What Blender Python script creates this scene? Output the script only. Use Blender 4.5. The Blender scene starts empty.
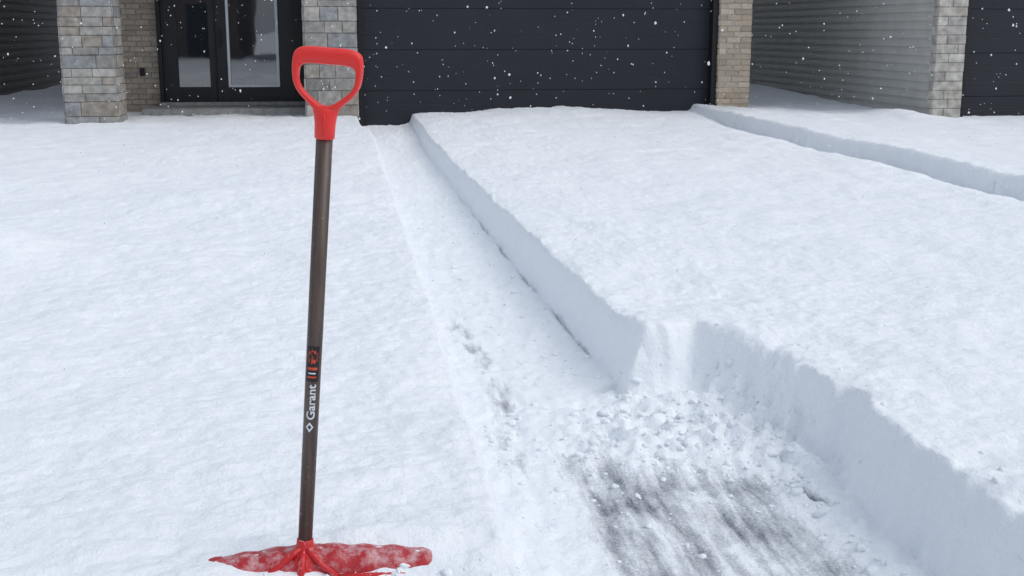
import bpy, bmesh, math, random
import numpy as np
from mathutils import Vector, Matrix
random.seed(7); rng=np.random.default_rng(11)
scene=bpy.context.scene
scene.view_settings.view_transform='Standard'
scene.view_settings.look='None'
scene.view_settings.exposure=0
# ------------------------------------------------------------ helpers
def link(o,parent=None):
    scene.collection.objects.link(o)
    if parent: o.parent=parent
    return o
def empty(name):
    e=bpy.data.objects.new(name,None); link(e); return e
def mesh_obj(name,verts,faces,mat=None,parent=None,smooth=False,cols=None):
    me=bpy.data.meshes.new(name); me.from_pydata([tuple(v) for v in verts],[],faces); me.update()
    if cols is not None:
        a=me.color_attributes.new('Col','FLOAT_COLOR','POINT')
        a.data.foreach_set('color',np.array([(c[0],c[1],c[2],1) for c in cols],dtype=np.float32).ravel())
    if smooth: me.polygons.foreach_set('use_smooth',[True]*len(me.polygons))
    if mat: me.materials.append(mat)
    return link(bpy.data.objects.new(name,me),parent)
def box(name,x0,x1,y0,y1,z0,z1,mat,parent=None,bev=0.0):
    bm=bmesh.new(); bmesh.ops.create_cube(bm,size=1)
    for v in bm.verts:
        v.co=Vector(((x0+x1)/2+v.co.x*(x1-x0),(y0+y1)/2+v.co.y*(y1-y0),(z0+z1)/2+v.co.z*(z1-z0)))
    if bev>0: bmesh.ops.bevel(bm,geom=bm.edges[:],offset=bev,segments=2,affect='EDGES')
    me=bpy.data.meshes.new(name); bm.to_mesh(me); bm.free(); me.materials.append(mat)
    return link(bpy.data.objects.new(name,me),parent)
def nmat(name):
    m=bpy.data.materials.new(name); m.use_nodes=True
    nt=m.node_tree; return m,nt,nt.nodes['Principled BSDF']
def simple(name,col,rough=0.6,var=0.15,scale=8,bump=0.0,bscale=60,metal=0.0,ior=1.45,stretch=(1,1,1)):
    m,nt,b=nmat(name); N=nt.nodes; L=nt.links
    tc=N.new('ShaderNodeTexCoord'); mp=N.new('ShaderNodeMapping'); mp.inputs['Scale'].default_value=stretch
    L.new(tc.outputs['Object'],mp.inputs['Vector'])
    n=N.new('ShaderNodeTexNoise'); n.inputs['Scale'].default_value=scale; n.inputs['Detail'].default_value=5
    L.new(mp.outputs[0],n.inputs['Vector'])
    r=N.new('ShaderNodeMapRange'); r.inputs[1].default_value=.3; r.inputs[2].default_value=.7
    r.inputs[3].default_value=1-var; r.inputs[4].default_value=1+var
    L.new(n.outputs['Fac'],r.inputs[0])
    vm=N.new('ShaderNodeVectorMath'); vm.operation='SCALE'; vm.inputs[0].default_value=col
    L.new(r.outputs[0],vm.inputs['Scale']); L.new(vm.outputs[0],b.inputs['Base Color'])
    b.inputs['Roughness'].default_value=rough; b.inputs['Metallic'].default_value=metal; b.inputs['IOR'].default_value=ior
    if bump>0:
        n2=N.new('ShaderNodeTexNoise'); n2.inputs['Scale'].default_value=bscale; n2.inputs['Detail'].default_value=4
        L.new(mp.outputs[0],n2.inputs['Vector'])
        bp=N.new('ShaderNodeBump'); bp.inputs['Distance'].default_value=bump; bp.inputs['Strength'].default_value=.8
        L.new(n2.outputs['Fac'],bp.inputs['Height']); L.new(bp.outputs[0],b.inputs['Normal'])
    return m
def colmat(name,rough=.85,bump=.006,bscale=40,var=.25):
    m,nt,b=nmat(name); N=nt.nodes; L=nt.links
    a=N.new('ShaderNodeVertexColor'); a.layer_name='Col'
    tc=N.new('ShaderNodeTexCoord')
    n=N.new('ShaderNodeTexNoise'); n.inputs['Scale'].default_value=bscale*.5; n.inputs['Detail'].default_value=8
    L.new(tc.outputs['Object'],n.inputs['Vector'])
    r=N.new('ShaderNodeMapRange'); r.inputs[1].default_value=.3; r.inputs[2].default_value=.7
    r.inputs[3].default_value=1-var; r.inputs[4].default_value=1+var; L.new(n.outputs['Fac'],r.inputs[0])
    vm=N.new('ShaderNodeVectorMath'); vm.operation='SCALE'; L.new(a.outputs['Color'],vm.inputs[0]); L.new(r.outputs[0],vm.inputs['Scale'])
    L.new(vm.outputs[0],b.inputs['Base Color']); b.inputs['Roughness'].default_value=rough
    n2=N.new('ShaderNodeTexNoise'); n2.inputs['Scale'].default_value=bscale; n2.inputs['Detail'].default_value=6
    L.new(tc.outputs['Object'],n2.inputs['Vector'])
    bp=N.new('ShaderNodeBump'); bp.inputs['Distance'].default_value=bump; L.new(n2.outputs['Fac'],bp.inputs['Height']); L.new(bp.outputs[0],b.inputs['Normal'])
    return m
# ------------------------------------------------------------ noise
def perlin(x,y,seed=0):
    x=np.asarray(x,float); y=np.asarray(y,float)
    xi=np.floor(x).astype(np.int64); yi=np.floor(y).astype(np.int64); xf=x-xi; yf=y-yi
    def g(ix,iy):
        h=(ix*374761393+iy*668265263+seed*974711)&0xffffffff
        h=((h^(h>>13))*1274126177)&0xffffffff; h=h^(h>>16)
        a=(h%3600)/3600*2*np.pi; return np.cos(a),np.sin(a)
    u=xf*xf*xf*(xf*(xf*6-15)+10); v=yf*yf*yf*(yf*(yf*6-15)+10)
    def d(ox,oy):
        gx,gy=g(xi+ox,yi+oy); return gx*(xf-ox)+gy*(yf-oy)
    a=d(0,0)*(1-u)+d(1,0)*u; b=d(0,1)*(1-u)+d(1,1)*u
    return (a*(1-v)+b*v)*1.5
def fbm(x,y,seed=0,o=4):
    s=0;a=1;t=0
    for i in range(o):
        s=s+a*perlin(x*2**i+i*17.3,y*2**i-i*9.1,seed+i); t+=a; a*=.5
    return s/t
def rot(x,y,a):
    return x*math.cos(a)-y*math.sin(a), x*math.sin(a)+y*math.cos(a)
def sst(a,b,x):
    t=np.clip((x-a)/(b-a),0,1); return t*t*(3-2*t)
# ------------------------------------------------------------ ground heights
def grade(y): return 0.010*np.clip(y,0,17)
def xR(y): return np.interp(y,[0,4.9,6.8,13.2,16.5],[1.09,1.085,1.03,.93,.96])
def top_snow(x,y):
    s=.345+0*x
    s=s+.035*fbm(x*.45,y*.4,3,3)
    s=s+.026*fbm(x*1.7,y*1.5,21,2)
    xa,ya=rot(x,y,.6); xb,yb=rot(x,y,1.3); xc,yc=rot(x,y,2.2); xd,yd_=rot(x,y,.25)
    s=s+.013*perlin(xd*4.5,yd_*4.5,35)*(.6+perlin(x*.8,y*.8,36))
    s=s+.0060*perlin(xa*10,ya*10,31)+.0052*perlin(xb*18,yb*18,32)+.0036*perlin(xc*32,yc*32,33)
    s=s+.10*np.exp(-((x-3.0)/1.5)**2-((y-16.6)/1.3)**2)+.05*np.exp(-((x-1.7)/.7)**2-((y-14.6)/1.2)**2)
    s=s+.14*np.exp(-((x+1.85)/.45)**2-((y-6.5)/.38)**2)+.05*np.exp(-((x+.8)/.7)**2-((y-8.6)/.5)**2)+.06*np.exp(-((x+3.0)/.7)**2-((y-9.5)/.6)**2)
    s=s-.03*np.exp(-((x-1.7)/.6)**2-((y-5.2)/.5)**2)
    e=5.02+.06*perlin(y*.5,3.3+0*x,44)+.008*perlin(y*3,1.3+0*x,45)
    f=np.exp(-(np.clip(e-x,0,9)/.22)**2)*(x<e)
    rise=sst(e-.02,e+.07,x)
    s=s-.090*f*(1-rise)*sst(-1,1,16-y)+.095*rise*np.exp(-(np.clip(x-e,0,99)/2.5))
    s=s+.10*np.exp(-((x-7.4)/.35)**2-((y-15.4)/.8)**2)
    s=s+.10*sst(17.5,21,y)
    # hollow in front of, and snow heaped over, the planted shovel
    s=s-.050*np.exp(-((x-.04)/.22)**2-((y-2.455)/.070)**2)
    s=s+.034*np.exp(-((x-.02)/.26)**2-((y-2.65)/.06)**2)
    s=s+.022*np.exp(-((x+.33)/.09)**2-((y-2.48)/.09)**2)
    return s
def shovel_area(x,y):
    """>0 outside (deep snow), <0 inside the cleared track"""
    wob=.022*fbm(x*1.7,y*1.7,51,3)+.007*perlin(x*9,y*9,52)
    near=sst(5.3,4.4,y)
    chunk=(.055*fbm(x*3.3,y*3.3,61,4)+.020*perlin(x*15,y*15,66))*near
    dl=.400-.14*sst(14.0,16,y)-x; dr=x-xR(y)
    dA=np.maximum(np.maximum(dl,dr),y-17.9)
    xb=1.585-.13*sst(3.5,4.5,y)*1.0
    dB=np.maximum(np.maximum(dl,x-xb),y-4.46+.10*(x-1.1)-.10*np.exp(-((x-1.38)/.08)**2))
    dB=dB+.020*np.abs(np.sin(y*3.1+1.0+2*perlin(y,0*x,9)))*sst(1.3,1.5,x)
    return np.minimum(dA+wob*.8,dB+wob+chunk*sst(.9,1.2,x))
def floor_snow(x,y):
    t=.026+.014*fbm(x*3,y*1.6,71,4)+.007*perlin(x*14,y*9,72)+.009*fbm(x*24,y*14,79,2)+.006*perlin(x*5,y*7,78)
    t=t+.010*np.clip(perlin(x*9+2*perlin(y,x,4),y*2.2,75),0,1)+.010*np.exp(-((np.mod(y+.25*np.abs(x-.7)+.1*perlin(x*2,y*2,76),.62)-.3)/.035)**2)*(y>4.6)
    rough=np.exp(-((y-4.0)/.42)**2)*sst(.55,1.0,x)+.6*np.exp(-((x-1.47)/.13)**2)*(y<4.8)
    b=np.abs(fbm(x*6,y*6,73,4)); b2=fbm(x*19,y*19,77,3)
    t=t+rough*(.016+.10*(.36-b)+.026*b2)
    t=t+.035*np.exp(-((y-4.4)/.16)**2)*sst(1.0,1.25,x)
    t=t+.03*np.exp(-((x-xR(y))/.10)**2)*(y>4.6)
    t=t+.04*np.exp(-((x-.55)/.2)**2-((y-15.2)/.7)**2)
    return t
def bare(x,y):
    xw=x+.05*perlin(y*2.1,0*x,5)+.02*perlin(y*9,x*5,8)-.05*(3.9-y)
    m=sst(.60,.74,xw)*sst(1.44,1.18,xw)*sst(4.0,3.62,y+.25*(x-.8)+.12*perlin(x*8,y*2,6))
    st=.56+.50*fbm(x*8,y*1.0,81,3)+.30*perlin(x*28,y*2.0,82)+.50*fbm(x*4,y*4,87,4)
    b=m*np.clip(st,.15,.86)
    m2=np.exp(-((x-.57-.03*np.sin(y*3))/.065)**2)*sst(3.5,4.0,y)*sst(6.8,5.4,y)
    b=np.maximum(b,m2*np.clip(.36+.9*fbm(x*22,y*5,83,4),0,.72))
    m3=np.exp(-((x-xR(y)+.022)/.011)**2)*sst(4.9,5.2,y)*sst(11.5,8,y)
    b=np.maximum(b,m3*np.clip(.45+.8*perlin(x*2,y*2.2,84),.12,.65))
    m4=np.exp(-((x-1.42-.25*(3.45-y))/.014)**2-((y-3.42)/.09)**2)
    b=np.maximum(b,m4*1.0)
    return np.clip(b,0,1)
def height(x,y):
    g=grade(y); s=top_snow(x,y); f=g+floor_snow(x,y)
    b=bare(x,y); f=f*(1-.7*b)+(g+.006)*.7*b
    d=shovel_area(x,y)
    near=sst(4.9,4.3,y)
    w=.045+.015*near*sst(.6,1.0,x)+.09*near*sst(3.95,4.25,y)*sst(1.0,1.2,x)
    k=sst(-.012-.30*w*near,w,d)
    s2=s-.018*np.exp(-np.clip(d,0,9)/.04)+.014*near*fbm(x*9,y*9,63,3)*np.exp(-(d/.15)**2)
    h=f*(1-k)+s2*k
    h=h+4*k*(1-k)*near*(.050*fbm(x*8,y*8,64,4)+.03*perlin(x*22,y*22,65))
    st=sst(1.25,.75,y+.1*fbm(x,y,91,2))
    h=h*(1-st)+st*(.03+.008*fbm(x*3,y*3,92,3))
    far=sst(-9,-12,y); h=h+far*.3
    return h
def axis(parts):
    out=[parts[0][0]]
    for a,b,s0,s1 in parts:
        p=a
        while p<b-1e-6:
            t=(p-a)/(b-a); p=min(b,p+s0+(s1-s0)*t); out.append(p)
    return np.array(out)
xs=axis([(-400,-60,60,40),(-60,-12,8,1),(-12,-6,.5,.09),(-6,-2,.07,.026),(-2,-.1,.020,.015),(-.1,.3,.015,.012),(.3,1.75,.011,.011),(1.75,2.3,.014,.018),(2.3,4.6,.022,.026),(4.6,5.2,.022,.022),(5.2,9.5,.035,.07),(9.5,14,.1,.6),(14,60,1,8),(60,400,40,60)])
ys=axis([(-400,-60,60,40),(-60,-14,6,1),(-14,1.6,.5,.06),(1.6,2.2,.04,.016),(2.2,5.4,.0125,.0130),(5.4,9,.018,.034),(9,18,.034,.075),(18,30,.1,.8),(30,60,1,6),(60,400,30,60)])
X,Y=np.meshgrid(xs,ys); nx,ny=len(xs),len(ys)
Z=height(X,Y); B=bare(X,Y)*(shovel_area(X,Y)<.0)
me=bpy.data.meshes.new('snow_ground')
co=np.stack([X,Y,Z],-1).reshape(-1,3).astype(np.float32)
me.vertices.add(nx*ny); me.vertices.foreach_set('co',co.ravel())
ii,jj=np.meshgrid(np.arange(nx-1),np.arange(ny-1)); a=(jj*nx+ii).ravel()
q=np.stack([a,a+1,a+nx+1,a+nx],-1).astype(np.int32)
me.loops.add(q.size); me.loops.foreach_set('vertex_index',q.ravel())
me.polygons.add(len(q)); me.polygons.foreach_set('loop_start',np.arange(0,q.size,4,dtype=np.int32))
me.polygons.foreach_set('use_smooth',np.ones(len(q),bool))
me.update(calc_edges=True); me.validate()
at=me.attributes.new('bare','FLOAT','POINT'); at.data.foreach_set('value',B.ravel().astype(np.float32))
def snow_mat(name,with_bare):
    m,nt,b=nmat(name); N=nt.nodes; L=nt.links
    tc=N.new('ShaderNodeTexCoord')
    n=N.new('ShaderNodeTexNoise'); n.inputs['Scale'].default_value=3.0; n.inputs['Detail'].default_value=6; L.new(tc.outputs['Object'],n.inputs['Vector'])
    cr=N.new('ShaderNodeMix'); cr.data_type='RGBA'; cr.inputs[6].default_value=(.85,.885,.93,1); cr.inputs[7].default_value=(.895,.925,.96,1)
    L.new(n.outputs['Fac'],cr.inputs[0])
    last=cr.outputs[2]
    if with_bare:
        at=N.new('ShaderNodeAttribute'); at.attribute_name='bare'
        mp=N.new('ShaderNodeMapping'); mp.inputs['Scale'].default_value=(60,12,20); L.new(tc.outputs['Object'],mp.inputs['Vector'])
        s=N.new('ShaderNodeTexNoise'); s.inputs['Scale'].default_value=1; s.inputs['Detail'].default_value=4; L.new(mp.outputs[0],s.inputs['Vector'])
        s2=N.new('ShaderNodeTexNoise'); s2.inputs['Scale'].default_value=120; s2.inputs['Detail'].default_value=4; L.new(tc.outputs['Object'],s2.inputs['Vector'])
        ad=N.new('ShaderNodeMath'); ad.operation='ADD'; L.new(s.outputs['Fac'],ad.inputs[0]); L.new(s2.outputs['Fac'],ad.inputs[1])
        ad2=N.new('ShaderNodeMath'); ad2.operation='MULTIPLY_ADD'; ad2.inputs[1].default_value=1.5; L.new(at.outputs['Fac'],ad2.inputs[0]); L.new(ad.outputs[0],ad2.inputs[2])
        mr=N.new('ShaderNodeMapRange'); mr.inputs[1].default_value=1.35; mr.inputs[2].default_value=2.5; mr.inputs[3].default_value=0; mr.inputs[4].default_value=.92; L.new(ad2.outputs[0],mr.inputs[0])
        gt=N.new('ShaderNodeMapRange'); gt.inputs[1].default_value=.02; gt.inputs[2].default_value=.2; L.new(at.outputs['Fac'],gt.inputs[0])
        mu=N.new('ShaderNodeMath'); mu.operation='MULTIPLY'; L.new(mr.outputs[0],mu.inputs[0]); L.new(gt.outputs[0],mu.inputs[1])
        mx=N.new('ShaderNodeMix'); mx.data_type='RGBA'; mx.inputs[7].default_value=(.075,.092,.125,1)
        L.new(mu.outputs[0],mx.inputs[0]); L.new(last,mx.inputs[6]); last=mx.outputs[2]
    L.new(last,b.inputs['Base Color']); b.inputs['Roughness'].default_value=.75
    b.inputs['Specular IOR Level'].default_value=.25
    n1=N.new('ShaderNodeTexNoise'); n1.inputs['Scale'].default_value=34; n1.inputs['Detail'].default_value=6; n1.inputs['Roughness'].default_value=.6; L.new(tc.outputs['Object'],n1.inputs['Vector'])
    n3=N.new('ShaderNodeTexNoise'); n3.inputs['Scale'].default_value=200; n3.inputs['Detail'].default_value=2; L.new(tc.outputs['Object'],n3.inputs['Vector'])
    b1=N.new('ShaderNodeBump'); b1.inputs['Distance'].default_value=.012; b1.inputs['Strength'].default_value=.85; L.new(n1.outputs['Fac'],b1.inputs['Height'])
    b2=N.new('ShaderNodeBump'); b2.inputs['Distance'].default_value=.002; b2.inputs['Strength'].default_value=.6; L.new(n3.outputs['Fac'],b2.inputs['Height']); L.new(b1.outputs[0],b2.inputs['Normal'])
    L.new(b2.outputs[0],b.inputs['Normal'])
    return m
M_ground=snow_mat('snow_with_asphalt',True); M_snow=snow_mat('snow',False)
me.materials.append(M_ground); link(bpy.data.objects.new('snow_ground',me))
M_flake,nt,b=nmat('snowflake'); N=nt.nodes; L=nt.links
tr=N.new('ShaderNodeBsdfTranslucent'); tr.inputs[0].default_value=(.97,.98,1,1); b.inputs['Base Color'].default_value=(.95,.96,.98,1); b.inputs['Roughness'].default_value=.9
nn=N.new('ShaderNodeTexNoise'); nn.inputs['Scale'].default_value=300; mm=N.new('ShaderNodeMapRange'); mm.inputs[3].default_value=.4; mm.inputs[4].default_value=.6; L.new(nn.outputs['Fac'],mm.inputs[0])
ms=N.new('ShaderNodeMixShader'); L.new(mm.outputs[0],ms.inputs[0]); L.new(b.outputs[0],ms.inputs[1]); L.new(tr.outputs[0],ms.inputs[2]); L.new(ms.outputs[0],N['Material Output'].inputs[0])
M_asph=simple('asphalt',(.05,.052,.056),.9,.3,40,.004,200)
mesh_obj('driveway',[(.1,1.0,-.02),(5.0,1.0,-.02),(5.0,17,.14),(.1,17,.14)],[(0,1,2,3)],M_asph)
# ------------------------------------------------------------ loose clumps
def blobs(name,items,sub,mat,amp=.25,smooth=True,lumpy=False):
    bm=bmesh.new(); bmesh.ops.create_icosphere(bm,subdivisions=sub,radius=1)
    bv=np.array([v.co[:] for v in bm.verts]); bf=np.array([[v.index for v in f.verts] for f in bm.faces]); bm.free()
    V=[];F=[]
    for k,(p,r) in enumerate(items):
        d=1+amp*rng.normal(size=(len(bv),1))
        if lumpy:
            w_=rng.normal(size=(3,3))*2.4; ph=rng.uniform(0,6,3)
            d=d*(1+.26*np.sin(bv@w_.T+ph).sum(1,keepdims=True)/1.7)
        V.append(bv*d*np.array(r)+np.array(p)); F.append(bf+k*len(bv))
    V=np.concatenate(V);F=np.concatenate(F)
    return mesh_obj(name,V.tolist(),F.tolist(),mat,None,smooth)
pend=[]
def addc(x,y,r): pend.append((x,y,r))
for i in range(420):
    addc(float(np.clip(random.gauss(1.08,.28),.5,1.47)),random.gauss(4.02,.27),min(.020,.003+random.expovariate(1/.004)))
for i in range(120):
    addc(1.46-abs(random.gauss(0,.07)),random.uniform(2.2,4.3),min(.020,.003+random.expovariate(1/.0045)))
for i in range(110):
    y=random.uniform(4.8,11); addc(float(xR(y))-.03-abs(random.gauss(0,.10)),y,min(.018,.004+random.expovariate(1/.0035)))
for i in range(90):
    y=random.uniform(4.4,9); addc(random.uniform(.47,.95),y,min(.014,.003+random.expovariate(1/.003)))
for i in range(140):
    addc(random.uniform(.47,1.4),random.uniform(2.3,4.2),.003+random.expovariate(1/.002))
for i in range(14):
    addc(1.66+abs(random.gauss(0,.08)),random.uniform(2.4,4.5),.004+random.expovariate(1/.003))
for i in range(50):
    addc(random.gauss(.02,.17),random.gauss(2.49,.025),.003+random.expovariate(1/.002))
P=np.array(pend); hz=height(P[:,0],P[:,1])
items=[((x,y,z+r*.05),(r*random.uniform(.8,1.4),r*random.uniform(.8,1.4),r*random.uniform(.55,.9))) for (x,y,r),z in zip(pend,hz)]
# snow caught along the back of the blade
for i in range(170):
    x=random.uniform(-.27,.272); y=random.gauss(.066,.012); z=-.079*x-.022+(.19*x if x<0 else 0)
    if random.random()<.22: y=random.uniform(.0,.05); z+=.016
    r=random.uniform(.004,.013) if y>.05 else random.uniform(.002,.006)
    items.append(((-.106+x,2.553+y,.375+z),(r*1.5,r,r*.55)))
blobs('snow_clumps',items,2,M_snow,.05,True,True)
items=[]
while len(items)<5200:
    x=random.uniform(-8,11);y=random.uniform(2.6,16.6);z=random.uniform(.45,5.5)
    if x>7.4 and y>14.9: continue
    if abs(x)<.3 and y<3: continue
    r=random.uniform(.0024,.0058)*(1.35 if random.random()<.12 else 1)
    if y<5: r*=.65
    items.append(((x,y,z),(r,r,r*random.uniform(1,1.5))))
blobs('falling_snow',items,1,M_flake,.15)
# ------------------------------------------------------------ masonry
def masonry(name,panels,mat,parent,courses,lens,palette,gap=.008,out=.01,chamf=.006,seed=1,mortarcol=(.3,.29,.27)):
    R=random.Random(seed); V=[];F=[];C=[]
    zmin=min(p[4] for p in panels); zmax=max(p[5] for p in panels)
    hs=[];z=zmin
    while z<zmax-.01:
        h=R.uniform(*courses); h=min(h,zmax-z); hs.append((z,h)); z+=h
    for pi,(o,u,n,w,z0,z1) in enumerate(panels):
        ux,uy=u;nx_,ny_=n
        def P(s,t,z): return (o[0]+ux*s+nx_*t,o[1]+uy*s+ny_*t,z)
        k=len(V); V+= [P(0,0,z0),P(w,0,z0),P(w,0,z1),P(0,0,z1)]; F.append((k,k+1,k+2,k+3)); C+=[mortarcol]*4
        for ci,(z,h) in enumerate(hs):
            if h<.02: continue
            s=0; first=True
            while s<w-.01:
                l=R.uniform(*lens)
                if first and (ci+pi)%2: l*=.5
                first=False
                if w-(s+l)<lens[0]*.45: l=w-s
                l=min(l,w-s)
                a,b=s+gap/2,s+l-gap/2
                if s==0:a=0
                if s+l>=w-1e-6:b=w
                za,zb=z+gap/2,z+h-gap/2
                t=out+R.uniform(-.35,.35)*out; c=R.choice(palette); v=R.uniform(.88,1.12); c=[q*v for q in c]
                k=len(V); ch=min(chamf,(b-a)*.3,(zb-za)*.3)
                j=lambda: R.uniform(-.25,.25)*ch
                V+=[P(a,.0005,za),P(b,.0005,za),P(b,.0005,zb),P(a,.0005,zb),P(a,t-ch,za),P(b,t-ch,za),P(b,t-ch,zb),P(a,t-ch,zb),
                    P(a+ch+j(),t+j(),za+ch+j()),P(b-ch+j(),t+j(),za+ch+j()),P(b-ch+j(),t+j(),zb-ch+j()),P(a+ch+j(),t+j(),zb-ch+j())]
                C+=[c]*12
                for q in range(4):
                    r=(q+1)%4
                    F.append((k+q,k+r,k+4+r,k+4+q)); F.append((k+4+q,k+4+r,k+8+r,k+8+q))
                F.append((k+8,k+9,k+10,k+11)); s+=l
    return mesh_obj(name,V,F,mat,parent,False,C)
M_stone=colmat('ledge_stone',.9,.012,22,.3); M_brick=colmat('brick',.9,.003,60,.15)
stonepal=[(.33,.315,.295),(.26,.25,.235),(.38,.365,.335),(.33,.295,.255),(.40,.38,.35),(.29,.295,.30)]
brickpal=[(.46,.38,.29),(.49,.41,.32),(.43,.355,.275),(.52,.44,.35),(.40,.33,.26)]
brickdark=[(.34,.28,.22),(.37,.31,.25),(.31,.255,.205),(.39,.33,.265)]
M_black=simple('black_paint',(.012,.013,.016),.45,.12,3,.001,150)
M_gdoor=simple('garage_door_paint',(.014,.016,.024),.6,.10,2,.0012,260)
M_trim=simple('black_trim',(.008,.008,.010),.5,.1,5)
M_conc=simple('concrete',(.30,.30,.295),.9,.2,14,.003,120)
M_wall=simple('stucco',(.24,.23,.22),.9,.15,6,.003,90)
M_inner=simple('dark_interior',(.015,.017,.02),.9)
M_light=simple('light_trim',(.66,.70,.74),.4,.05,5)
M_glass,nt,b=nmat('door_glass'); b.inputs['Base Color'].default_value=(.012,.016,.022,1); b.inputs['Roughness'].default_value=.02; b.inputs['IOR'].default_value=2.5
tcg=nt.nodes.new('ShaderNodeTexCoord'); ng=nt.nodes.new('ShaderNodeTexNoise'); ng.inputs['Scale'].default_value=1.4; nt.links.new(tcg.outputs['Object'],ng.inputs['Vector'])
bg=nt.nodes.new('ShaderNodeBump'); bg.inputs['Distance'].default_value=.0015; nt.links.new(ng.outputs['Fac'],bg.inputs['Height']); nt.links.new(bg.outputs[0],b.inputs['Normal'])
def siding(name,p0,u,n,w,z0,z1,step,mat,parent,lip=.016):
    V=[];F=[]; z=z0
    def P(s,t,z): return (p0[0]+u[0]*s+n[0]*t,p0[1]+u[1]*s+n[1]*t,z)
    while z<z1-.01:
        zz=min(z+step,z1); k=len(V)
        V+=[P(0,0,z),P(w,0,z),P(w,lip,z),P(0,lip,z),P(w,lip*.85,z+step*.45),P(0,lip*.85,z+step*.45),P(w,lip*.55,z+step*.5),P(0,lip*.55,z+step*.5),P(w,.002,zz),P(0,.002,zz)]
        F+=[(k,k+1,k+2,k+3),(k+3,k+2,k+4,k+5),(k+5,k+4,k+6,k+7),(k+7,k+6,k+8,k+9)]; z=zz
    return mesh_obj(name,V,F,mat,parent)
def roof(name,x0,x1,y0,y1,z,h,mat,parent,ov=.4,gable_front=True):
    x0-=ov;x1+=ov;y0-=ov;y1+=ov; xm=(x0+x1)/2; ym=(y0+y1)/2
    if gable_front: V=[(x0,y0,z),(x1,y0,z),(x1,y1,z),(x0,y1,z),(xm,y0,z+h),(xm,y1,z+h)]; F=[(0,1,4),(2,3,5),(1,2,5,4),(3,0,4,5),(3,2,1,0)]
    else: V=[(x0,y0,z),(x1,y0,z),(x1,y1,z),(x0,y1,z),(x0,ym,z+h),(x1,ym,z+h)]; F=[(0,1,5,4),(2,3,4,5),(1,2,5),(3,0,4),(3,2,1,0)]
    return mesh_obj(name,V,F,mat,parent)
def garage_door(parent,x0,x1,y,z0,z1,rows=4,dirn=-1,mat=None):
    V=[];F=[]; h=(z1-z0)/rows; pr=[(z0,0)]
    for r in range(rows):
        a=z0+r*h
        pr+=[(a+.001,.012),(a+h*.333-.006,.0125),(a+h*.333,.0095),(a+h*.333+.006,.0125),(a+h*.666-.006,.0125),(a+h*.666,.0095),(a+h*.666+.006,.0125),(a+h-.007,.012),(a+h-.005,.003)]
    for z,t in pr: V+=[(x0,y+dirn*t,z),(x1,y+dirn*t,z)]
    for i in range(len(pr)-1): F.append((2*i,2*i+1,2*i+3,2*i+2))
    return mesh_obj('garage_door',V,F,mat or M_gdoor,parent)
def window(parent,x0,x1,y,z0,z1,dirn=-1):
    ya,yb=sorted((y,y+dirn*.06)); t=.06
    box('window_frame',x0,x0+t,ya,yb,z0,z1,M_black,parent); box('window_frame',x1-t,x1,ya,yb,z0,z1,M_black,parent)
    box('window_frame',x0+t,x1-t,ya,yb,z0,z0+t,M_black,parent); box('window_frame',x0+t,x1-t,ya,yb,z1-t,z1,M_black,parent)
    xm=(x0+x1)/2; box('window_mullion',xm-.025,xm+.025,ya,yb,z0+t,z1-t,M_black,parent)
    yc=y+dirn*.02
    mesh_obj('window_pane',[(x0,yc,z0),(x1,yc,z0),(x1,yc,z1),(x0,yc,z1)],[(0,1,2,3)],M_glass,parent)
# ------------------------------------------------------------ main house
H=empty('brick_house')
box('body_walls',-3.6,5.80,18.24,29,0,6.0,M_wall,H)
box('garage_body',-.42,5.80,17.30,18.235,0,2.9,M_inner,H)
box('upper_wall',-.42,5.80,17.06,18.235,2.905,5.98,M_wall,H)
masonry('brick_wall_entry',[((-3.58,18.235),(1,0),(0,-1),1.03,0,2.9)],M_brick,H,(.075,.075),(.19,.22),brickdark,seed=3,out=.012)
box('stone_pier_core',-.44,.225,16.93,17.6,0,2.9,M_conc,H)
masonry('stone_pier',[((-.45,16.92),(1,0),(0,-1),.685,0,2.9),((.235,16.92),(0,1),(1,0),.25,0,2.9),((-.45,17.6),(0,-1),(-1,0),.68,0,2.9)],M_stone,H,(.08,.20),(.20,.55),stonepal,gap=.005,out=.020,chamf=.008,seed=5,mortarcol=(.2,.19,.18))
garage_door(H,.24,5.28,17.16,.12,2.36)
box('door_casing_right',5.26,5.345,16.99,17.25,0,2.40,M_trim,H,.004)
box('door_casing_left',.262,.32,17.03,17.15,0,2.40,M_trim,H,.004)
box('door_header',.262,5.345,16.985,17.25,2.402,2.62,M_trim,H,.004)
box('brick_pier_core',5.36,5.80,16.95,17.3,0,2.9,M_conc,H)
masonry('brick_pier',[((5.35,16.94),(1,0),(0,-1),.455,0,2.9),((5.805,16.94),(0,1),(1,0),.5,0,2.9),((5.35,17.2),(0,-1),(-1,0),.26,0,2.9)],M_brick,H,(.078,.078),(.19,.22),brickpal,seed=8,out=.012,mortarcol=(.50,.47,.42))
masonry('brick_header',[((.24,17.0),(1,0),(0,-1),5.10,2.62,5.9)],M_brick,H,(.078,.078),(.19,.22),brickpal,seed=9,out=.012)
window(H,1.6,4.0,16.98,3.6,5.0)
box('porch_column_core',-3.41,-2.80,16.02,16.57,0,2.9,M_conc,H)
masonry('porch_column_stone',[((-3.42,16.01),(1,0),(0,-1),.63,0,2.9),((-2.79,16.01),(0,1),(1,0),.57,0,2.9),((-3.42,16.58),(0,-1),(-1,0),.57,0,2.9)],M_stone,H,(.08,.20),(.20,.55),stonepal,gap=.005,out=.020,chamf=.008,seed=13,mortarcol=(.2,.19,.18))
box('porch_roof_soffit',-3.55,-.455,15.9,18.2,2.92,3.15,M_black,H)
roof('porch_roof',-3.5,-.45,16.0,18.2,3.16,.6,M_snow,H,.1,False)
box('porch_slab',-2.72,-.46,17.45,18.2,0,.435,M_conc,H,.01)
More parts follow.
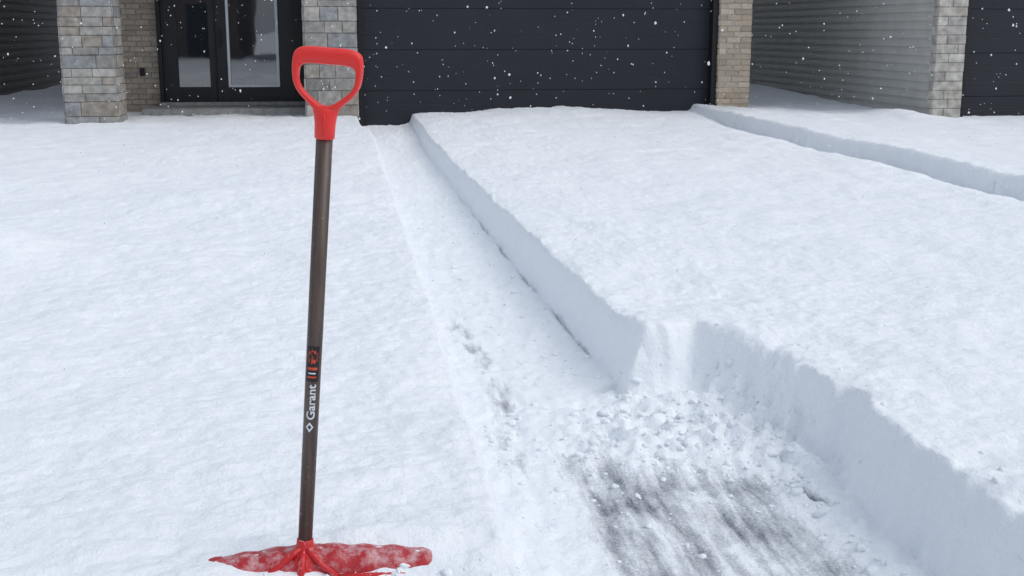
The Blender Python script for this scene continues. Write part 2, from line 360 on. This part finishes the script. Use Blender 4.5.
roof('main_roof',-3.6,5.8,17.3,29,6.02,2.6,M_snow,H,.4,True)
box('eaves',-3.95,6.15,16.9,29.3,5.985,6.015,M_black,H)
yd=18.20
def leaf(nm,x0,x1,gx0,gx1,gz0,z0,z1,light):
    ya,yb=yd-.05,yd
    box(nm+'_stile',x0,gx0,ya,yb,z0,z1,M_black,H,.004); box(nm+'_stile',gx1,x1,ya,yb,z0,z1,M_black,H,.004)
    box(nm+'_rail',gx0,gx1,ya+.001,yb,z0,gz0,M_black,H); box(nm+'_rail',gx0,gx1,ya+.001,yb,z1-.14,z1,M_black,H)
    mesh_obj(nm+'_glass',[(gx0,yd-.02,gz0),(gx1,yd-.02,gz0),(gx1,yd-.02,z1-.14),(gx0,yd-.02,z1-.14)],[(0,1,2,3)],M_glass,H)
    if light:
        t=.032
        for (a,b_,c,d) in ((gx0-.004,gx0+t,gz0-.004,z1-.13),(gx1-t,gx1+.004,gz0-.004,z1-.13),(gx0+t,gx1-t,gz0-.004,gz0+t)):
            box(nm+'_glazing_bead',a,b_,ya-.008,ya+.03,c,d,M_light,H,.002)
    box(nm+'_kick_panel',gx0+.02,gx1-.02,ya-.006,ya,z0+.05,gz0-.05,M_black,H,.003)
leaf('sidelight',-2.49,-1.76,-2.28,-1.84,.70,.49,2.5,False)
leaf('entry_door',-1.74,-.66,-1.58,-.86,.70,.49,2.5,True)
box('door_frame_left',-2.55,-2.492,yd-.10,yd,.47,2.6,M_trim,H); box('door_frame_right',-.658,-.46,yd-.10,yd,.47,2.6,M_trim,H)
box('door_frame_mid',-1.758,-1.742,yd-.07,yd,.47,2.5,M_trim,H); box('door_frame_top',-2.492,-.658,yd-.10,yd,2.502,2.6,M_trim,H)
box('threshold',-2.55,-.46,yd-.16,yd-.001,.437,.488,M_conc,H,.004)
box('door_handle',-1.70,-1.665,yd-.11,yd-.07,1.25,1.50,M_trim,H,.008)
box('doorbell',-2.83,-2.76,yd+.0,yd+.03,.86,.97,M_trim,H,.006)
# ------------------------------------------------------------ neighbour right
G=empty('siding_house')
M_sid=simple('grey_siding',(.50,.50,.475),.6,.06,4); M_sidd=simple('brown_siding',(.14,.125,.11),.6,.08,4)
box('body_walls',7.83,14.5,15.65,28,0,6,M_wall,G)
siding('side_siding',(7.825,28),(0,-1),(-1,0),12.53,.02,6,.115,M_sid,G,.02)
box('corner_post_core',7.84,8.2,15.36,15.70,0,3,M_conc,G)
masonry('corner_brick',[((7.80,15.35),(1,0),(0,-1),.40,0,3),((7.80,15.468),(0,-1),(-1,0),.118,0,3),((8.20,15.35),(0,1),(1,0),.3,0,3)],M_stone,G,(.12,.12),(.2,.40),[(.42,.40,.36),(.47,.45,.41),(.38,.36,.335),(.45,.42,.375)],gap=.007,out=.012,seed=22)
garage_door(G,8.22,13.2,15.6,.05,2.36)
box('door_casing',8.222,8.28,15.40,15.58,0,2.4,M_trim,G)
box('wall_above_door',8.22,14.5,15.40,15.64,2.42,6,M_wall,G)
box('right_pier',13.2,14.5,15.36,15.64,0,2.415,M_wall,G)
window(G,9.5,12,15.39,3.6,5.0)
roof('roof',7.83,14.5,15.4,28,6.02,2.4,M_snow,G,.4,True)
# neighbour left
K=empty('siding_house.001')
box('body_walls',-13,-5.53,17.0,30,0,6,M_wall,K)
siding('side_siding',(-5.525,17.0),(0,1),(1,0),13,.02,6,.13,M_sidd,K,.02)
garage_door(K,-12,-7,16.98,.05,2.36)
window(K,-11,-8.5,16.98,3.6,5.0)
roof('roof',-13,-5.5,17.0,30,6.02,2.4,M_snow,K,.4,True)
for i,(x0,x1) in enumerate(((-24,-15),(-12.5,-4),(-1.5,7),(9.5,18))):
    O=empty('brick_house.%03d'%(i+1)); y=-15.0
    box('body_walls',x0,x1,-26,y,0,6,[M_wall,simple('brown_brick',(.13,.10,.09),.9)][i%2],O)
    garage_door(O,x0+.7,x0+5.2,y+.02,.3,2.5,dirn=1); window(O,x0+1.2,x0+3.8,y+.02,3.6,5.0,1)
    box('entry_door',x1-2.0,x1-1.0,y,y+.06,.4,2.5,M_black,O); window(O,x1-2.6,x1-1,y+.02,3.6,5.0,1)
    roof('roof',x0,x1,-26,y,6.02,2.5,M_snow,O,.4,True)
# ------------------------------------------------------------ shovel
S=empty('snow_shovel')
top=Vector((-.019,2.527,1.467)); bot=Vector((-.106,2.553,.375))
w=(top-bot).normalized(); fwd=Vector((.139,.990,0)); u=fwd.cross(w).normalized(); v=w.cross(u)
Mx=Matrix(((u.x,v.x,w.x,bot.x),(u.y,v.y,w.y,bot.y),(u.z,v.z,w.z,bot.z),(0,0,0,1)))
S.matrix_world=Mx; Lh=(top-bot).length
def plastic(name,col,scale,t0,t1,base,mxv,slope0,nz0):
    m,nt,b=nmat(name); N=nt.nodes; L=nt.links
    tc=N.new('ShaderNodeTexCoord')
    n=N.new('ShaderNodeTexNoise'); n.inputs['Scale'].default_value=scale; n.inputs['Detail'].default_value=8 ; n.inputs['Roughness'].default_value=.7
    L.new(tc.outputs['Object'],n.inputs['Vector'])
    mr=N.new('ShaderNodeMapRange'); mr.inputs[1].default_value=t0; mr.inputs[2].default_value=t1
    mr.inputs[3].default_value=base; mr.inputs[4].default_value=mxv; L.new(n.outputs['Fac'],mr.inputs[0])
    geo=N.new('ShaderNodeNewGeometry'); sp=N.new('ShaderNodeSeparateXYZ'); L.new(geo.outputs['Normal'],sp.inputs[0])
    up=N.new('ShaderNodeMapRange'); up.inputs[1].default_value=slope0; up.inputs[2].default_value=.95; up.inputs[3].default_value=nz0; L.new(sp.outputs['Z'],up.inputs[0])
    mu=N.new('ShaderNodeMath'); mu.operation='MULTIPLY'; L.new(mr.outputs[0],mu.inputs[0]); L.new(up.outputs[0],mu.inputs[1])
    mx=N.new('ShaderNodeMix'); mx.data_type='RGBA'; mx.inputs[6].default_value=col; mx.inputs[7].default_value=(.88,.9,.93,1)
    L.new(mu.outputs[0],mx.inputs[0]); L.new(mx.outputs[2],b.inputs['Base Color'])
    b.inputs['Roughness'].default_value=.42
    b.inputs['Coat Weight'].default_value=.05
    n2=N.new('ShaderNodeTexNoise'); n2.inputs['Scale'].default_value=500; L.new(tc.outputs['Object'],n2.inputs['Vector'])
    bp=N.new('ShaderNodeBump'); bp.inputs['Distance'].default_value=.0004; L.new(n2.outputs['Fac'],bp.inputs['Height']); L.new(bp.outputs[0],b.inputs['Normal'])
    return m
M_red=plastic('red_plastic',(.76,.028,.022,1),90,.66,.74,0,.75,.3,0)
M_redrib=plastic('red_plastic_frosted',(.55,.015,.018,1),80,.56,.68,0,.7,.0,.3)
M_redsnow=plastic('red_plastic_snow_dusted',(.42,.010,.018,1),34,.46,.78,.0,.75,.1,.15)
def tube(name,rings,mat,n=32,caps=True,power=2.0):
    V=[];F=[]
    for (cx,cy,z,rx,ry) in rings:
        for i in range(n):
            a=2*math.pi*i/n; c,s=math.cos(a),math.sin(a)
            V.append((cx+rx*math.copysign(abs(c)**(2/power),c),cy+ry*math.copysign(abs(s)**(2/power),s),z))
    for k in range(len(rings)-1):
        for i in range(n):
            j=(i+1)%n; F.append((k*n+i,k*n+j,(k+1)*n+j,(k+1)*n+i))
    if caps: F.append(tuple(range(n))[::-1]); F.append(tuple(range((len(rings)-1)*n,len(rings)*n)))
    return mesh_obj(name,V,F,mat,S,True)
M_shaft,nt,b=nmat('shaft_brown'); N=nt.nodes;L=nt.links
tc=N.new('ShaderNodeTexCoord'); mp=N.new('ShaderNodeMapping'); mp.inputs['Scale'].default_value=(70,70,5); L.new(tc.outputs['Object'],mp.inputs['Vector'])
n=N.new('ShaderNodeTexNoise'); n.inputs['Scale'].default_value=1.2; n.inputs['Detail'].default_value=6; L.new(mp.outputs[0],n.inputs['Vector'])
cr=N.new('ShaderNodeValToRGB'); cr.color_ramp.elements[0].position=.3; cr.color_ramp.elements[0].color=(.042,.028,.023,1); cr.color_ramp.elements[1].position=.75; cr.color_ramp.elements[1].color=(.125,.083,.066,1)
L.new(n.outputs['Fac'],cr.inputs[0])
n2=N.new('ShaderNodeTexNoise'); n2.inputs['Scale'].default_value=110; n2.inputs['Detail'].default_value=5; L.new(tc.outputs['Object'],n2.inputs['Vector'])
mr=N.new('ShaderNodeMapRange'); mr.inputs[1].default_value=.69; mr.inputs[2].default_value=.75; mr.inputs[4].default_value=.7; L.new(n2.outputs['Fac'],mr.inputs[0])
mx=N.new('ShaderNodeMix'); mx.data_type='RGBA'; mx.inputs[7].default_value=(.6,.6,.62,1); L.new(mr.outputs[0],mx.inputs[0]); L.new(cr.outputs[0],mx.inputs[6]); L.new(mx.outputs[2],b.inputs['Base Color'])
b.inputs['Roughness'].default_value=.42
R0=.0168
tube('shaft',[(0,0,-.02,.0155,.0155),(0,0,.5,R0,R0),(0,0,Lh-.17,R0+.0004,R0+.0004)],M_shaft,40)
s_=.00204
pairs=[((0,91),(0,74)),((-14,91.2),(-12,74.2)),((-26,90),(-21.5,73.5)),((-33,85.5),(-27,70)),((-35.3,76),(-28,62)),((-35,64),(-27.3,56)),((-33,54),(-24.5,50)),((-28,45),(-18.5,44)),((-20,37),(-11.5,38.5)),((-13,30),(-6,35)),((-6,26),(-3,34)),((0,25),(0,33.8))]
full=pairs+[((-a[0],a[1]),(-b_[0],b_[1])) for a,b_ in pairs[-2:0:-1]]
def catm(P,sub):
    n=len(P);out=[]
    for i in range(n):
        p0,p1,p2,p3=P[i-1],P[i],P[(i+1)%n],P[(i+2)%n]
        for k in range(sub):
            t=k/sub; out.append(.5*((2*p1)+(-p0+p2)*t+(2*p0-5*p1+4*p2-p3)*t*t+(-p0+3*p1-3*p2+p3)*t**3))
    return out
arr=[np.array([a[0],a[1],b_[0],b_[1]],float) for a,b_ in full]
cur=catm(arr,5); V=[];F=[];n=18
zb=Lh-91.3*s_
for c in cur:
    o_=np.array([c[0],c[1]])*s_; i_=np.array([c[2],c[3]])*s_
    ctr=(o_+i_)/2; d=(o_-i_)/2; b_=.0155
    for k in range(n):
        a=2*math.pi*k/n; cc,ss=math.cos(a),math.sin(a); p=2.9
        cc=math.copysign(abs(cc)**(2/p),cc); ss=math.copysign(abs(ss)**(2/p),ss)
        V.append((ctr[0]+d[0]*cc,ss*b_,zb+ctr[1]+d[1]*cc))
m_=len(cur)
for i in range(m_):
    for k in range(n):
        F.append((i*n+k,i*n+(k+1)%n,((i+1)%m_)*n+(k+1)%n,((i+1)%m_)*n+k))
mesh_obj('d_grip',V,F,M_red,S,True)
tube('grip_socket',[(0,0,zb,.0185,.0185),(0,0,zb+.003,.0208,.0208),(0,0,zb+.030,.0215,.0210),(0,0,zb+.046,.0235,.0205),(0,0,zb+.058,.027,.018),(0,0,zb+.066,.030,.0145)],M_red,40)
tube('grip_rib',[(0,-.001,zb+.008,.004,.0218),(0,-.001,zb+.052,.003,.0215)],M_red,16)
def wrap(name,verts2,faces,mat,r):
    V=[(r*math.sin(a/r),-r*math.cos(a/r),z) for a,z in verts2]
    return mesh_obj(name,V,faces,mat,S,True)
M_white=simple('white_print',(.70,.73,.77),.5,.05); M_sred=simple('red_print',(.60,.07,.03),.5,.25,60); M_sblk=simple('black_print',(.012,.011,.012),.35,.1)
def patch(name,a0,a1,z0,z1,mat,r):
    nn=14; V2=[];F=[]
    for i in range(nn+1):
        a=a0+(a1-a0)*i/nn; V2+=[(a,z0),(a,z1)]
    for i in range(nn): F.append((2*i,2*i+2,2*i+3,2*i+1))
    return wrap(name,V2,F,mat,r)
patch('label_band',-.0145,.0145,.392,.470,M_sblk,R0+.0006)
V2=[(0,0)]; F=[]; K_=22
for i in range(K_):
    a=2*math.pi*i/K_; rr=.0150 if i%2==0 else .0105; V2.append((rr*math.cos(a)*.95,rr*math.sin(a)*1.15))
for i in range(K_): F.append((0,1+i,1+(i+1)%K_))
wrap('label_burst',[(a,z+.447) for a,z in V2],F,M_sred,R0+.0010)
R=random.Random(4)
for q in range(5):
    cx,cz=R.uniform(-.008,.008),R.uniform(.434,.458); r1=R.uniform(.002,.0042)
    V2=[(cx,cz)]+[(cx+r1*R.uniform(.6,1.2)*math.cos(2*math.pi*i/9),cz+r1*R.uniform(.6,1.2)*math.sin(2*math.pi*i/9)) for i in range(9)]
    wrap('label_glyph',V2,[(0,1+i,1+(i+1)%9) for i in range(9)],M_sblk,R0+.0013+.0001*q)
patch('label_stripe',-.011,.011,.418,.424,M_sred,R0+.0010); patch('label_stripe_white',-.008,.008,.409,.412,M_white,R0+.0010)
patch('label_stripe_low',-.010,.010,.400,.404,M_sred,R0+.0010)
def text_wrap(name,txt,size,zc,mat,length):
    cu=bpy.data.curves.new('t','FONT'); cu.body=txt; cu.size=size; cu.align_x='LEFT'; cu.align_y='CENTER'; cu.offset=size*.018
    o=bpy.data.objects.new('t',cu); scene.collection.objects.link(o)
    dg=bpy.context.evaluated_depsgraph_get(); me=bpy.data.meshes.new_from_object(o.evaluated_get(dg))
    mxx=max(v_.co.x for v_ in me.vertices)
    V2=[(-v_.co.y+.002,v_.co.x*length/mxx+zc) for v_ in me.vertices]; F=[tuple(p.vertices) for p in me.polygons]
    bpy.data.objects.remove(o); return wrap(name,V2,F,mat,R0+.0009)
text_wrap('lettering','Garant',.025,.306,M_white,.080)
V2=[(0,.278),(.0085,.2895),(0,.301),(-.0085,.2895),(0,.284),(.0045,.2895),(0,.295),(-.0045,.2895)]
wrap('logo_diamond',V2,[(i,(i+1)%4,4+(i+1)%4,4+i) for i in range(4)],M_white,R0+.0009)
# blade
yaw=math.radians(8)
prof=[(.085,-.040),(.062,-.018),(.040,-.007),(.016,-.003),(-.006,-.006),(-.022,-.018),(-.036,-.042),(-.042,-.10),(-.036,-.20),(-.020,-.30),(.0,-.37)]
V=[];nw=48
for (py,pz) in prof:
    for i in range(nw+1):
        x=-.285+.570*i/nw; e=min(1,abs(x)/.285)
        zz=pz-.004*e**6+.0025*math.cos(x*2*math.pi/.067)+(.19*x if x<0 else .0*x); yy=py-.006*e**3
        V.append((x*math.cos(yaw)-yy*math.sin(yaw),x*math.sin(yaw)+yy*math.cos(yaw),zz))
F=[(r*(nw+1)+i,r*(nw+1)+i+1,(r+1)*(nw+1)+i+1,(r+1)*(nw+1)+i) for r in range(len(prof)-1) for i in range(nw)]
bl=mesh_obj('blade',V,F,M_redsnow,S,True); so=bl.modifiers.new('sol','SOLIDIFY'); so.thickness=.004; so.offset=0
sb=bl.modifiers.new('sub','SUBSURF'); sb.levels=1; sb.render_levels=1
tube('blade_socket',[(0,-.016,-.06,.046,.026),(0,-.012,-.035,.034,.024),(0,-.006,-.012,.024,.020),(0,0,.006,.0195,.0195),(0,0,.022,.0182,.0182),(0,0,.024,.016,.016)],M_redrib,36)
def strip(name,pts,mat,n=12):
    V=[];F=[]
    for k,p in enumerate(pts):
        p0=Vector(pts[max(0,k-1)][:3]); p1=Vector(pts[min(len(pts)-1,k+1)][:3]); q=(p1-p0).to_track_quat('Z','Y')
        for i in range(n):
            an=2*math.pi*i/n; V.append(Vector(p[:3])+q@Vector((p[3]*math.cos(an),p[3]*math.sin(an),0)))
    for k in range(len(pts)-1):
        for i in range(n): F.append((k*n+i,k*n+(i+1)%n,(k+1)*n+(i+1)%n,(k+1)*n+i))
    F.append(tuple(range(n))[::-1]);F.append(tuple(range((len(pts)-1)*n,len(pts)*n)))
    return mesh_obj(name,V,F,mat,S,True)
strip('blade_rib',[(-.006,-.012,.004,.008),(-.025,-.020,-.010,.008),(-.048,-.032,-.030,.007),(-.085,-.050,-.062,.006)],M_redrib)
strip('blade_rib',[(.006,-.012,.004,.008),(.025,-.018,-.010,.008),(.045,-.026,-.026,.007),(.080,-.034,-.045,.006)],M_redrib)
strip('blade_rib',[(0,-.016,.0,.008),(0,-.034,-.028,.009),(0,-.050,-.09,.008)],M_redrib)
strip('blade_lip',[(.075,-.033,-.044,.0045),(.14,-.025,-.042,.006),(.20,-.014,-.040,.006),(.277,-.002,-.040,.0055)],M_redrib)
strip('blade_lip',[(-.08,-.05,-.064,.0045),(-.17,-.062,-.082,.0055),(-.272,-.082,-.100,.005)],M_redrib)
# ------------------------------------------------------------ light : overcast
el,az=math.radians(48),math.radians(118)
W=bpy.data.worlds.new('World'); scene.world=W; W.use_nodes=True; nt=W.node_tree
sky=nt.nodes.new('ShaderNodeTexSky'); sky.sky_type='NISHITA'; sky.sun_disc=False; sky.sun_elevation=el; sky.sun_rotation=az
sky.dust_density=4; sky.air_density=1
hs=nt.nodes.new('ShaderNodeHueSaturation'); hs.inputs['Saturation'].default_value=.5
nt.links.new(sky.outputs[0],hs.inputs['Color'])
cl=nt.nodes.new('ShaderNodeMix'); cl.data_type='RGBA'; cl.inputs[7].default_value=(4.9,5.5,6.4,1)
cn=nt.nodes.new('ShaderNodeTexNoise'); cn.inputs['Scale'].default_value=2.5; cn.inputs['Detail'].default_value=5
cm=nt.nodes.new('ShaderNodeMapRange'); cm.inputs[3].default_value=.4; cm.inputs[4].default_value=.75; nt.links.new(cn.outputs['Fac'],cm.inputs[0])
nt.links.new(cm.outputs[0],cl.inputs[0]); nt.links.new(hs.outputs[0],cl.inputs[6])
bgn=nt.nodes['Background']; nt.links.new(cl.outputs[2],bgn.inputs['Color']); bgn.inputs['Strength'].default_value=.136
sl=bpy.data.lights.new('sun','SUN'); sl.energy=.85; sl.angle=math.radians(38); sl.color=(1,.985,.965)
so=bpy.data.objects.new('sun',sl); link(so)
d=Vector((math.sin(az)*math.cos(el),math.cos(az)*math.cos(el),math.sin(el))); so.rotation_euler=d.to_track_quat('Z','Y').to_euler(); so.location=d*30
# ------------------------------------------------------------ camera
cam=bpy.data.cameras.new('camera'); cam.sensor_width=36; cam.lens=36*1212/1024; cam.clip_end=2000; cam.clip_start=.05
co_=bpy.data.objects.new('camera',cam); link(co_); co_.location=(0,0,1.5); co_.rotation_euler=(math.radians(90-12),0,math.radians(-8))
scene.camera=co_
